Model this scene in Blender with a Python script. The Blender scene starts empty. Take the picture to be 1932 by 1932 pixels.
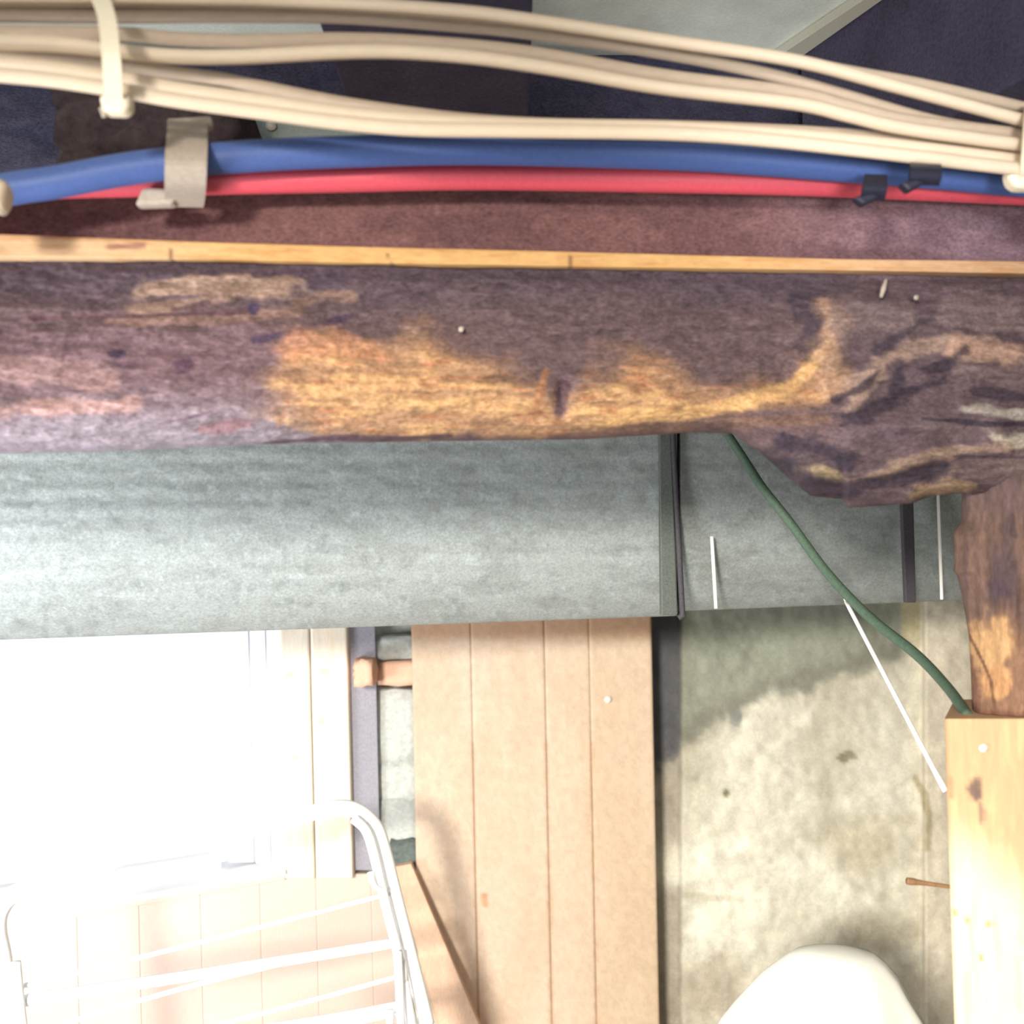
import bpy, bmesh, math, random
import numpy as np
from mathutils import Vector

# ------------------------------------------------------------------ camera, world, lights, exposure
F = 2071.0                      # focal length in pixels of a 1932 px wide frame
EYE = 1.75
HOR = 1071.0                    # horizon row
TH = math.radians(-1.4)         # the camera is held slightly rolled
ST, CT = math.sin(TH), math.cos(TH)
sc = bpy.context.scene
col = sc.collection
cam_d = bpy.data.cameras.new('camera')
cam_d.sensor_width = 36.0
cam_d.lens = 36.0 * F / 1932.0
cam_d.shift_y = (HOR - 966.0) / 1932.0
cam_d.clip_start = 0.02
cam_d.dof.use_dof = True
cam_d.dof.focus_distance = 1.4
cam_d.dof.aperture_fstop = 5.0
cam = bpy.data.objects.new('camera', cam_d)
col.objects.link(cam)
cam.location = (0, 0, EYE)
cam.rotation_euler = (math.radians(90), 0, 0)
cam.rotation_mode = 'QUATERNION'
from mathutils import Matrix
cam.rotation_quaternion = (Matrix.Rotation(math.radians(90), 3, 'X') @ Matrix.Rotation(TH, 3, 'Z')).to_quaternion()
sc.camera = cam

w = bpy.data.worlds.new('overcast')
sc.world = w
w.use_nodes = True
bg = w.node_tree.nodes['Background']
bg.inputs[0].default_value = (0.90, 0.93, 1.0, 1)
bg.inputs[1].default_value = 1.5

def area(name, loc, target, size, power, color):
    d = bpy.data.lights.new(name, 'AREA')
    d.shape = 'DISK'
    d.size = size
    d.energy = power
    d.color = color
    o = bpy.data.objects.new(name, d)
    col.objects.link(o)
    o.location = loc
    o.rotation_euler = (Vector(target) - Vector(loc)).to_track_quat('-Z', 'Y').to_euler()
    return o
area('left_fill', (-1.00, 0.62, EYE - 0.46), (-0.80, 1.35, EYE + 0.05), 0.5, 25, (0.93, 0.95, 1.0))  # unseen fill light, added to brighten the window wall, rack and duct
def spot(name, loc, target, half_deg, blend, radius, power, color):
    d = bpy.data.lights.new(name, 'SPOT')
    d.spot_size = math.radians(half_deg * 2)
    d.spot_blend = blend
    d.shadow_soft_size = radius
    d.energy = power
    d.color = color
    o = bpy.data.objects.new(name, d)
    col.objects.link(o)
    o.location = loc
    o.rotation_euler = (Vector(target) - Vector(loc)).to_track_quat('-Z', 'Y').to_euler()
    return o
spot('lower_fill', (-0.70, -1.5, EYE + 0.36), (0.30, 2.2, EYE - 0.95), 23, 1.0, 0.18, 780, (1.0, 0.95, 0.87))  # unseen spot, added to brighten the lower scene while sparing the beam
spot('bay_fill', (0.30, 0.0, EYE + 0.08), (0.36, 1.35, EYE + 0.62), 17, 0.9, 0.10, 40, (0.97, 0.98, 1.0))  # unseen spot, added to lift the ceiling bay and the cables

vs = sc.view_settings
sc.display_settings.display_device = 'sRGB'
vs.view_transform = 'Standard'
vs.look = 'None'
vs.exposure = 0.0
vs.gamma = 1.0
vs.use_curve_mapping = False

# ------------------------------------------------------------------ helpers
def ray(px, py):
    u = (px - 966.0) / F
    v = -(py - HOR) / F
    return u * CT - v * ST, u * ST + v * CT

def P(px, py, Y):
    x, z = ray(px, py)
    return Vector((x * Y, Y, EYE + z * Y))

def PL(px, py, a, b):           # on the vertical plane Y = a + b X
    x, z = ray(px, py)
    Y = a / (1 - b * x)
    return Vector((x * Y, Y, EYE + z * Y))

def lin(c):
    c = np.asarray(c, dtype=float) / 255.0
    return np.where(c <= 0.04045, c / 12.92, ((c + 0.055) / 1.055) ** 2.4)

_rng = np.random.RandomState(5)
_T = _rng.rand(512, 512)
def vn(x, y):
    xi = np.floor(x).astype(int); yi = np.floor(y).astype(int)
    fx = x - xi; fy = y - yi
    fx = fx * fx * (3 - 2 * fx); fy = fy * fy * (3 - 2 * fy)
    a = _T[xi % 512, yi % 512]; b = _T[(xi + 1) % 512, yi % 512]
    c = _T[xi % 512, (yi + 1) % 512]; d = _T[(xi + 1) % 512, (yi + 1) % 512]
    return (a * (1 - fx) + b * fx) * (1 - fy) + (c * (1 - fx) + d * fx) * fy
def fbm(x, y, sx, sy, seed=0, o=4):
    r = 0; amp = 1; t = 0
    for k in range(o):
        r = r + amp * vn(x / sx * 2 ** k + seed * 17.3 + k * 5.1, y / sy * 2 ** k + seed * 9.7 + k * 3.3)
        t += amp; amp *= 0.55
    return r / t
def sm(a, b, x):
    t = np.clip((x - a) / (b - a), 0, 1)
    return t * t * (3 - 2 * t)
def mix(c, d, m):
    return c * (1 - m[..., None]) + np.asarray(d) * m[..., None]
def dist_line(x, y, pts):
    d = np.full(np.shape(x), 1e9)
    for (x0, y0), (x1, y1) in zip(pts[:-1], pts[1:]):
        dx, dy = x1 - x0, y1 - y0
        t = np.clip(((x - x0) * dx + (y - y0) * dy) / (dx * dx + dy * dy), 0, 1)
        d = np.minimum(d, np.hypot(x - x0 - t * dx, y - y0 - t * dy))
    return d
def streak(c, x, y, pts, wd, color, alpha=1.0, seed=1, ragged=0.8):
    d = dist_line(x, y, pts) + (fbm(x, y, 60, 30, seed) - 0.5) * wd * ragged * 2
    m = alpha * (1 - sm(wd * 0.35, wd, d))
    return mix(c, lin(color), m)
def blob(c, x, y, cx, cy, rx, ry, color, alpha=1.0, seed=1, rag=0.5, soft=0.55):
    d = np.hypot((x - cx) / rx, (y - cy) / ry) + (fbm(x, y, rx * 0.7, ry * 0.7, seed) - 0.5) * rag * 2
    return mix(c, lin(color), alpha * (1 - sm(soft, 1.05, d)))

def material(name, rgb=None, rough=0.8, metal=0.0, grain=0.25, scale=350.0, bump=0.15, stretch=(1, 1, 1), spec=0.3, big=0.0):
    m = bpy.data.materials.new(name)
    m.use_nodes = True
    nt = m.node_tree
    b = nt.nodes['Principled BSDF']
    b.inputs['Roughness'].default_value = rough
    b.inputs['Metallic'].default_value = metal
    b.inputs['Specular IOR Level'].default_value = spec
    tc = nt.nodes.new('ShaderNodeTexCoord')
    mp = nt.nodes.new('ShaderNodeMapping')
    mp.inputs['Scale'].default_value = stretch
    nz = nt.nodes.new('ShaderNodeTexNoise')
    nz.inputs['Scale'].default_value = scale
    nz.inputs['Detail'].default_value = 4
    nz.inputs['Roughness'].default_value = 0.65
    nt.links.new(tc.outputs['Object'], mp.inputs['Vector'])
    nt.links.new(mp.outputs['Vector'], nz.inputs['Vector'])
    mr = nt.nodes.new('ShaderNodeMapRange')
    mr.inputs['From Min'].default_value = 0.25
    mr.inputs['From Max'].default_value = 0.75
    mr.inputs['To Min'].default_value = 1 - grain
    mr.inputs['To Max'].default_value = 1 + grain
    nt.links.new(nz.outputs['Fac'], mr.inputs['Value'])
    mul = nt.nodes.new('ShaderNodeVectorMath')
    mul.operation = 'SCALE'
    if rgb is None:
        at = nt.nodes.new('ShaderNodeAttribute')
        at.attribute_name = 'Col'
        nt.links.new(at.outputs['Color'], mul.inputs[0])
    else:
        mul.inputs[0].default_value = tuple(lin(rgb))
    fac = mr.outputs['Result']
    if big:
        n2 = nt.nodes.new('ShaderNodeTexNoise')
        n2.inputs['Scale'].default_value = 14
        n2.inputs['Detail'].default_value = 5
        nt.links.new(mp.outputs['Vector'], n2.inputs['Vector'])
        m2 = nt.nodes.new('ShaderNodeMapRange')
        m2.inputs['From Min'].default_value = 0.3
        m2.inputs['From Max'].default_value = 0.7
        m2.inputs['To Min'].default_value = 1 - big
        m2.inputs['To Max'].default_value = 1 + big
        nt.links.new(n2.outputs['Fac'], m2.inputs['Value'])
        mm = nt.nodes.new('ShaderNodeMath')
        mm.operation = 'MULTIPLY'
        nt.links.new(fac, mm.inputs[0]); nt.links.new(m2.outputs['Result'], mm.inputs[1])
        fac = mm.outputs[0]
    nt.links.new(fac, mul.inputs['Scale'])
    nt.links.new(mul.outputs[0], b.inputs['Base Color'])
    if bump:
        bp = nt.nodes.new('ShaderNodeBump')
        bp.inputs['Strength'].default_value = bump
        bp.inputs['Distance'].default_value = 0.002
        nt.links.new(nz.outputs['Fac'], bp.inputs['Height'])
        nt.links.new(bp.outputs['Normal'], b.inputs['Normal'])
    return m

def tag(o, label=None, cat=None, group=None, kind=None):
    if label: o['label'] = label
    if cat: o['category'] = cat
    if group: o['group'] = group
    if kind: o['kind'] = kind
    return o
def link(name, me, mat, parent=None, smooth=False):
    o = bpy.data.objects.new(name, me)
    col.objects.link(o)
    if mat: me.materials.append(mat)
    if smooth:
        me.polygons.foreach_set('use_smooth', [True] * len(me.polygons))
    if parent is not None:
        o.parent = parent
        o.matrix_parent_inverse = parent.matrix_world.inverted()
    return o
def empty(name, loc):
    o = bpy.data.objects.new(name, None)
    col.objects.link(o)
    o.empty_display_size = 0.05
    o.location = loc
    o.matrix_world = Matrix.Translation(loc)
    return o

def cols(me, C):
    a = me.color_attributes.new('Col', 'FLOAT_COLOR', 'POINT')
    arr = np.ones((len(me.vertices), 4))
    n = min(len(C), len(arr))
    arr[:n, :3] = C[:n]
    if n < len(arr): arr[n:, :3] = C[-1]
    a.data.foreach_set('color', arr.ravel().astype(np.float32))

def slab(name, PX, PY, a, b, dY, C, mat, parent=None, thick=0.05, smooth=True, off=(0, 0)):
    """solid whose front is a relief grid on the plane Y=a+bX pushed back by dY, closed by sides and a back"""
    ny, nx = PX.shape
    u = (PX - 966.0) / F; v = -(PY - HOR) / F
    X = u * CT - v * ST; Z = u * ST + v * CT
    Y = a / (1 - b * X) + dY
    V = np.stack([X * Y, Y, EYE + Z * Y], -1).reshape(-1, 3)
    idx = np.arange(ny * nx).reshape(ny, nx)
    q = np.stack([idx[:-1, :-1], idx[1:, :-1], idx[1:, 1:], idx[:-1, 1:]], -1).reshape(-1, 4)
    loop = list(idx[0, :]) + list(idx[1:, -1]) + list(idx[-1, -2::-1]) + list(idx[-2:0:-1, 0])
    ymax = None
    n0 = len(V)
    Bk = V[loop].copy()
    xs = Bk[:, 0]
    Bk[:, 1] = np.maximum(a + b * xs + thick, Bk[:, 1] + 0.002)
    Bk[:, 0] += off[0] * thick
    Bk[:, 2] += np.where(Bk[:, 2] < Bk[:, 2].mean(), off[1] * thick, 0)
    verts = np.vstack([V, Bk])
    faces = q.tolist()
    L = len(loop)
    for i in range(L):
        j = (i + 1) % L
        faces.append([int(loop[i]), int(loop[j]), n0 + j, n0 + i])
    faces.append([n0 + i for i in range(L)])
    me = bpy.data.meshes.new(name)
    me.from_pydata(verts.tolist(), [], faces)
    if C is not None:
        Cf = np.clip(C.reshape(-1, 3), 0, 1)
        cols(me, np.vstack([Cf, Cf[loop]]))
    me.update()
    o = link(name, me, mat, parent, smooth)
    if smooth:
        sm_ = [True] * len(q) + [False] * (L + 1)
        me.polygons.foreach_set('use_smooth', sm_)
    return o

def grid(x0, x1, nx, top, bot, ny):
    """pixel grid whose upper and lower outline are functions of px"""
    xs = np.linspace(x0, x1, nx)
    t = np.linspace(0, 1, ny)[:, None]
    tp = np.array([top(x) for x in xs])[None]; bt = np.array([bot(x) for x in xs])[None]
    PX = np.repeat(xs[None], ny, 0)
    return PX, tp * (1 - t) + bt * t, np.repeat(t, nx, 1)
def interp(pts):
    xs = [p[0] for p in pts]; ys = [p[1] for p in pts]
    return lambda x: float(np.interp(x, xs, ys))

def spline(pts, n=10):
    pts = [Vector(p) for p in pts]
    out = []
    for i in range(len(pts) - 1):
        p0 = pts[max(i - 1, 0)]; p1 = pts[i]; p2 = pts[i + 1]; p3 = pts[min(i + 2, len(pts) - 1)]
        for k in range(n):
            t = k / n
            out.append(0.5 * ((2 * p1) + (p2 - p0) * t + (2 * p0 - 5 * p1 + 4 * p2 - p3) * t * t + (3 * p1 - p0 - 3 * p2 + p3) * t ** 3))
    out.append(pts[-1])
    return out
def tube_bm(bm, pts, r, seg=14, flat=1.0):
    pts = [Vector(p) for p in pts]
    n = len(pts)
    rr = r if isinstance(r, (list, tuple)) else [r] * n
    rings = []
    nrm = None
    for i, p in enumerate(pts):
        t = (pts[min(i + 1, n - 1)] - pts[max(i - 1, 0)]).normalized()
        if nrm is None:
            nrm = Vector((0, 1, 0)) if abs(t.y) < 0.9 else Vector((0, 0, 1))
        nrm = (nrm - t * nrm.dot(t)).normalized()
        bi = t.cross(nrm)
        rings.append([bm.verts.new(p + (nrm * math.cos(2 * math.pi * k / seg) * flat + bi * math.sin(2 * math.pi * k / seg)) * rr[i]) for k in range(seg)])
    for a_, b_ in zip(rings[:-1], rings[1:]):
        for k in range(seg):
            bm.faces.new((a_[k], a_[(k + 1) % seg], b_[(k + 1) % seg], b_[k]))
    bm.faces.new(rings[0][::-1]); bm.faces.new(rings[-1])
def tube(name, pts, r, mat, parent=None, seg=14, n=8, flat=1.0):
    bm = bmesh.new()
    P_ = spline(pts, n) if n else pts
    rr = r
    if isinstance(r, (list, tuple)):
        rr = list(np.interp(np.linspace(0, len(r) - 1, len(P_)), range(len(r)), r))
    tube_bm(bm, P_, rr, seg, flat)
    return bm_obj(name, bm, mat, parent, True)
def bm_obj(name, bm, mat, parent=None, smooth=False):
    bmesh.ops.recalc_face_normals(bm, faces=bm.faces)
    me = bpy.data.meshes.new(name)
    bm.to_mesh(me); bm.free()
    return link(name, me, mat, parent, smooth)
def prism(name, pts, off, mat, parent=None, bevel=0.0015, seg=2, bm=None, finish=True):
    """solid between a polygon and the same polygon moved by off"""
    bm = bm or bmesh.new()
    a_ = [bm.verts.new(p) for p in pts]
    b_ = [bm.verts.new(Vector(p) + Vector(off)) for p in pts]
    n = len(pts)
    fs = [bm.faces.new(a_), bm.faces.new(b_[::-1])]
    for i in range(n):
        fs.append(bm.faces.new((a_[i], b_[i], b_[(i + 1) % n], a_[(i + 1) % n])))
    if not finish: return bm
    bmesh.ops.recalc_face_normals(bm, faces=bm.faces)
    if bevel:
        bmesh.ops.bevel(bm, geom=list(bm.edges), offset=bevel, segments=seg, affect='EDGES', profile=0.5)
    return bm_obj(name, bm, mat, parent)
def quad(px0, py0, px1, py1, a, b=0.0):
    return [PL(px0, py0, a, b), PL(px1, py0, a, b), PL(px1, py1, a, b), PL(px0, py1, a, b)]
def box_bm(bm, lo, hi):
    lo, hi = Vector(lo), Vector(hi)
    v = [bm.verts.new((x, y, z)) for x in (lo.x, hi.x) for y in (lo.y, hi.y) for z in (lo.z, hi.z)]
    for f in ((0, 1, 3, 2), (4, 6, 7, 5), (0, 4, 5, 1), (2, 3, 7, 6), (0, 2, 6, 4), (1, 5, 7, 3)):
        bm.faces.new([v[i] for i in f])
def box(name, lo, hi, mat, parent=None):
    bm = bmesh.new(); box_bm(bm, lo, hi)
    return bm_obj(name, bm, mat, parent)
def nail(name, tip_out, inward, r, mat, parent, length=0.03):
    d = Vector(inward).normalized()
    p = Vector(tip_out)
    return tube(name, [p, p + d * 0.0012, p + d * 0.0013, p + d * length], [r, r, r * 0.5, r * 0.35], mat, parent, 10, 0)

# ------------------------------------------------------------------ materials
M = {}
M['wood_paint'] = material('old_log_wood', None, 0.95, grain=0.45, scale=420, bump=0.4, stretch=(0.6, 1, 1), spec=0.15)
M['post_paint'] = material('old_post_wood', None, 0.9, grain=0.30, scale=260, bump=0.5, stretch=(1, 1, 0.4))
M['plaster'] = material('cement_parging', None, 0.95, grain=0.16, scale=220, bump=0.5)
M['duct'] = material('galvanised_steel', None, 0.6, metal=0.1, grain=0.26, scale=260, bump=0.05, spec=0.4)
M['pine_paint'] = material('pale_pine', None, 0.8, grain=0.10, scale=220, bump=0.15, stretch=(1, 1, 0.15))
M['brown_board'] = material('brown_board_wood', (112, 80, 78), 0.9, grain=0.32, scale=300, bump=0.3, stretch=(0.6, 1, 1), big=0.12)
M['edge'] = material('yellow_pine_edge', None, 0.8, grain=0.14, scale=300, bump=0.2, stretch=(0.3, 1, 1))
M['dark_wood'] = material('dark_joist_wood', (78, 72, 90), 0.95, grain=0.35, scale=260, bump=0.4, big=0.2)  # dark timber colour of the ceiling joists
M['ceiling'] = material('pale_ceiling_board', (232, 236, 224), 0.9, grain=0.10, scale=260, bump=0.2, big=0.10)
M['batten'] = material('pale_batten_wood', (205, 200, 180), 0.8, grain=0.08)
M['cable'] = material('white_cable_sheath', (214, 194, 168), 0.5, grain=0.06, scale=300, bump=0.1, stretch=(0.2, 1, 1), spec=0.4)
M['cable_dim'] = material('shaded_cable_sheath', (184, 164, 142), 0.6, grain=0.10, scale=300, bump=0.1, stretch=(0.2, 1, 1))  # darker copy of the sheath, shades the cables lying further back
M['tie'] = material('cream_nylon', (230, 216, 188), 0.45, grain=0.05, spec=0.5)
M['blue'] = material('blue_pipe_plastic', (70, 92, 146), 0.5, grain=0.14, scale=320, bump=0.05, spec=0.35)
M['red'] = material('red_pipe_plastic', (204, 78, 90), 0.45, grain=0.12, scale=320, bump=0.05, spec=0.5)
M['strap'] = material('grey_plastic_strap', (165, 152, 138), 0.7, grain=0.15, scale=260)
M['black'] = material('black_plastic', (34, 34, 48), 0.5, grain=0.15)
M['panel'] = material('tan_wood_panel', None, 0.75, grain=0.10, scale=340, bump=0.12, stretch=(1, 1, 0.5))
M['plank'] = material('peach_wainscot', (222, 200, 186), 0.75, grain=0.05, scale=300, bump=0.1, stretch=(1, 1, 0.3))
M['vinyl'] = material('white_window_vinyl', (245, 246, 248), 0.4, grain=0.01, bump=0, spec=0.4)
M['gap_shade'] = material('slate_grey_gap_shade', (164, 162, 172), 0.9, grain=0.22, scale=320, bump=0.3)
M['brick'] = material('orange_brick', (218, 176, 150), 0.95, grain=0.12, scale=260, bump=0.6)
M['stone'] = material('grey_stone', (186, 189, 182), 0.95, grain=0.2, scale=120, bump=0.6)
M['moss'] = material('dark_mossy_stone', (96, 104, 100), 0.95, grain=0.35, scale=120, bump=0.6)
M['rack'] = material('white_enamel', (250, 250, 250), 0.3, grain=0.01, bump=0, spec=0.5)
M['cloth'] = material('off_white_fabric', (240, 238, 226), 0.85, grain=0.02, scale=500, bump=0.1)
M['green'] = material('green_cable_sheath', (74, 92, 76), 0.55, grain=0.25, scale=260)
M['cord'] = material('white_cord', (255, 253, 246), 0.5, grain=0.01, bump=0)  # cord white, also used for the painted glints on the duct
M['rust'] = material('rusty_iron', (128, 96, 66), 0.9, grain=0.3)
M['nail'] = material('bright_nail', (225, 220, 205), 0.5, grain=0.05)
M['hanger'] = material('dark_iron_strap', (70, 66, 70), 0.8, grain=0.3)
M['steel'] = material('dull_sheet_steel', (168, 176, 168), 0.6, grain=0.15)
M['lean'] = material('tan_slanting_strip', (205, 172, 146), 0.8, grain=0.15, scale=300, stretch=(1, 1, 0.3), big=0.1)
M['floor'] = material('concrete_floor', (205, 200, 190), 0.9, grain=0.2, scale=60, big=0.15)
M['wall'] = material('cement_wall', (165, 160, 145), 0.95, grain=0.2, scale=80, big=0.15)
gl = bpy.data.materials.new('window_glass')
gl.use_nodes = True
nt = gl.node_tree
for n_ in list(nt.nodes):
    if n_.type != 'OUTPUT_MATERIAL': nt.nodes.remove(n_)
tr = nt.nodes.new('ShaderNodeBsdfTransparent'); gs = nt.nodes.new('ShaderNodeBsdfGlossy'); mx = nt.nodes.new('ShaderNodeMixShader')
gs.inputs['Roughness'].default_value = 0.02
mx.inputs[0].default_value = 0.06
nt.links.new(tr.outputs[0], mx.inputs[1]); nt.links.new(gs.outputs[0], mx.inputs[2])
nt.links.new(mx.outputs[0], nt.nodes['Material Output'].inputs[0])
M['glass'] = gl

# ------------------------------------------------------------------ room shell
CEIL = EYE + 0.68
tag(box('floor', (-2.6, -2.6, -0.08), (2.6, 3.4, 0.0), M['floor']), kind='structure')
tag(box('ceiling', (-2.6, -2.6, CEIL), (2.6, 3.4, CEIL + 0.06), M['ceiling']), kind='structure')
tag(box('wall_right', (2.3, -2.6, 0), (2.5, 3.4, CEIL), M['wall']), kind='structure')

# back wall: cement parging over stone, painted where it is stained
BA, BB = 2.20, 0.10
zb = lambda py_floor: py_floor
PX, PY, T = grid(600, 2500, 420, lambda x: 380, lambda x: 2720, 420)
n1 = fbm(PX, PY, 130, 110, 3, 5); n2 = fbm(PX, PY, 26, 26, 4, 4); n3 = fbm(PX, PY, 9, 9, 8, 2)
C = np.zeros(PX.shape + (3,)) + lin((204, 198, 179))
C = mix(C, lin((178, 170, 150)), sm(0.45, 0.7, n1) * 0.7)
# greener, darker upper coat above a ragged edge
edge = np.interp(PX, [600, 1240, 1290, 1370, 1430, 1480, 1560, 1640, 1720, 1745, 2500], [1420, 1420, 1400, 1350, 1322, 1305, 1282, 1262, 1225, 1190, 1150])
edge = edge + (fbm(PX, PY, 34, 30, 11, 4) - 0.5) * 50
up = 1 - sm(-14, 22, PY - edge)
C = mix(C, lin((138, 140, 124)), up * 0.95)
C = mix(C, lin((118, 114, 100)), np.exp(-((PY - edge + 16) / 24.0) ** 2) * 0.55 * sm(1240, 1300, PX) * (1 - sm(1700, 1740, PX)))
# right part under the duct: paler
C = mix(C, lin((206, 200, 178)), sm(1690, 1750, PX) * (1 - sm(1350, 1420, PY)) * 0.9)
C = mix(C, lin((206, 194, 172)), sm(1738, 1748, PX) * 0.8)
# tan strip below the strap
C = mix(C, lin((176, 164, 128)), (1 - sm(14, 22, np.abs(PX - 1719))) * (1 - sm(1190, 1250, PY)) * 0.8)
# brownish zone and dark curved edge at right
C = blob(C, PX, PY, 1640, 1590, 130, 70, (176, 164, 136), 0.7, 21, 0.5, 0.1)
C = streak(C, PX, PY, [(1728, 1470), (1744, 1500), (1752, 1540), (1750, 1600)], 10, (158, 146, 116), 0.9, 22, 0.4)
# efflorescence
for (cx, cy, rx, ry, s) in ((1290, 1635, 60, 40, 31), (1330, 1720, 60, 70, 32), (1320, 1790, 40, 40, 33), (1500, 1645, 60, 40, 34), (1420, 1680, 130, 60, 35), (1560, 1690, 60, 50, 36), (1400, 1760, 90, 50, 37), (1380, 1600, 70, 30, 38)):
    C = blob(C, PX, PY, cx, cy, rx, ry, (232, 228, 210), 0.8 if s < 34 else 0.5, s, 0.9, 0.15)
C = streak(C, PX, PY, [(1290, 1690), (1400, 1698)], 7, (186, 176, 150), 0.5, 41)
C = blob(C, PX, PY, 1350, 1880, 110, 90, (170, 158, 138), 0.8, 42, 0.5, 0.2)
C = blob(C, PX, PY, 1640, 1760, 90, 60, (184, 172, 148), 0.6, 43, 0.5, 0.2)
C = blob(C, PX, PY, 1388, 1355, 16, 28, (128, 128, 122), 0.8, 44)
C = blob(C, PX, PY, 1597, 1428, 20, 13, (128, 118, 92), 0.9, 45)
C = blob(C, PX, PY, 1370, 1497, 8, 9, (120, 118, 84), 1.0, 46, 0.2)
C = blob(C, PX, PY, 1700, 1870, 50, 60, (188, 176, 156), 0.5, 47)
# shallow recess beside the panel, with the panel's shade painted into its colour
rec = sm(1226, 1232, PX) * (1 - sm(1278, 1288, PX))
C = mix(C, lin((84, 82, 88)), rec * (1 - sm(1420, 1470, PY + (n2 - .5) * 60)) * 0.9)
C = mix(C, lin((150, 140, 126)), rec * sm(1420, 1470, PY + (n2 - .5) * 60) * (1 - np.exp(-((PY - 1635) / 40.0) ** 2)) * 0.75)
# left of the panel
lf = 1 - sm(790, 800, PX)
C = mix(C, lin((190, 192, 184)), lf * 0.9)
C = mix(C, lin((150, 152, 148)), lf * sm(0.5, 0.62, n2) * 0.5)
C = C * (0.84 + 0.32 * n2)[..., None] * (0.9 + 0.2 * n3)[..., None]
dY = (n1 - 0.5) * 0.02 + (n2 - 0.5) * 0.012
dY = dY + rec * 0.02 - up * 0.004 - sm(1738, 1746, PX) * 0.03
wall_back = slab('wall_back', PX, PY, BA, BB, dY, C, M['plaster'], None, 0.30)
tag(wall_back, kind='structure')
# stones and bricks of the back wall that show left of the panel
def lump(name, px0, py0, px1, py1, Y, depth, mat, parent, seed, rough=0.10):
    rd = 0.10 if name == 'stone' else 0.22
    bm = bmesh.new()
    box_bm(bm, (-.5, -.5, -.5), (.5, .5, .5))
    bmesh.ops.subdivide_edges(bm, edges=list(bm.edges), cuts=3, use_grid_fill=True)
    rnd = random.Random(seed)
    c = P((px0 + px1) / 2, (py0 + py1) / 2, Y)
    wx = (px1 - px0) / F * Y; wz = (py1 - py0) / F * Y
    for v in bm.verts:
        q = v.co.copy()
        s = 1 - rd * max(0, (abs(q.x) + abs(q.y) + abs(q.z)) - 1.0)
        q *= s
        q += Vector((rnd.uniform(-1, 1), rnd.uniform(-1, 1), rnd.uniform(-1, 1))) * rough * 0.5
        v.co = Vector((q.x * wx, q.y * depth, q.z * wz)) + c
    return bm_obj(name, bm, mat, parent, True)
lump('brick', 672, 1242, 708, 1292, 2.06, 0.10, M['brick'], wall_back, 3, 0.12)
lump('brick', 716, 1244, 800, 1288, 2.16, 0.12, M['brick'], wall_back, 4, 0.05)
lump('stone', 705, 1196, 792, 1240, 2.18, 0.12, M['stone'], wall_back, 5)
lump('stone', 704, 1294, 796, 1440, 2.19, 0.12, M['stone'], wall_back, 6, 0.06)
lump('stone', 708, 1426, 800, 1512, 2.19, 0.12, M['stone'], wall_back, 7, 0.06)
lump('stone', 712, 1498, 800, 1586, 2.18, 0.12, M['stone'], wall_back, 8, 0.07)
lump('stone', 738, 1574, 796, 1640, 2.15, 0.10, M['moss'], wall_back, 9, 0.12)

# left wall carrying the window: oblique, tan wainscot planks below the window
LA, LB = 2.243, 0.53
nrm = Vector((LB, -1, 0)).normalized()
def LP(px, py): return PL(px, py, LA, LB)
wl = empty('wall_left', LP(400, 1800) * 1.0)
tag(wl, kind='structure')
cuts = [-420, -330, -230, -110, 10, 145, 262, 378, 490, 596, 700, 762]
for i, (x0, x1) in enumerate(zip(cuts[:-1], cuts[1:])):
    def top(x): return 1652 - 0.155 * (x - 530) * (1.0 if x < 530 else 0.15)
    pts = [LP(x0 + 0.2, top(x0)), LP(x1 - 0.2, top(x1)), LP(x1 - 0.2, 2400), LP(x0 + 0.2, 2400)]
    pts[2].z = pts[3].z = 0.0
    pts[2].x, pts[2].y = pts[1].x, pts[1].y
    pts[3].x, pts[3].y = pts[0].x, pts[0].y
    prism('plank', pts, -nrm * 0.02, M['plank'], wl, 0.0012, 1)
# masonry behind and above
bmw = bmesh.new()
A = LP(-420, 1700); B = LP(770, 1650)
for z0, z1, p, q in ((0.0, LP(530, 1655).z - 0.02, A, B), (EYE + 0.06, CEIL, A, B)):
    bmw = prism(None, [Vector((p.x, p.y, z0)) - nrm * 0.022, Vector((q.x, q.y, z0)) - nrm * 0.022, Vector((q.x, q.y, z1)) - nrm * 0.022, Vector((p.x, p.y, z1)) - nrm * 0.022], -nrm * 0.1, None, None, bm=bmw, finish=False)
bm_obj('masonry', bmw, M['wall'], wl)
# far side wall
tag(box('wall_side', (-2.0, -2.6, 0), (-1.85, 1.5, CEIL), M['wall']), kind='structure')

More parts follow.
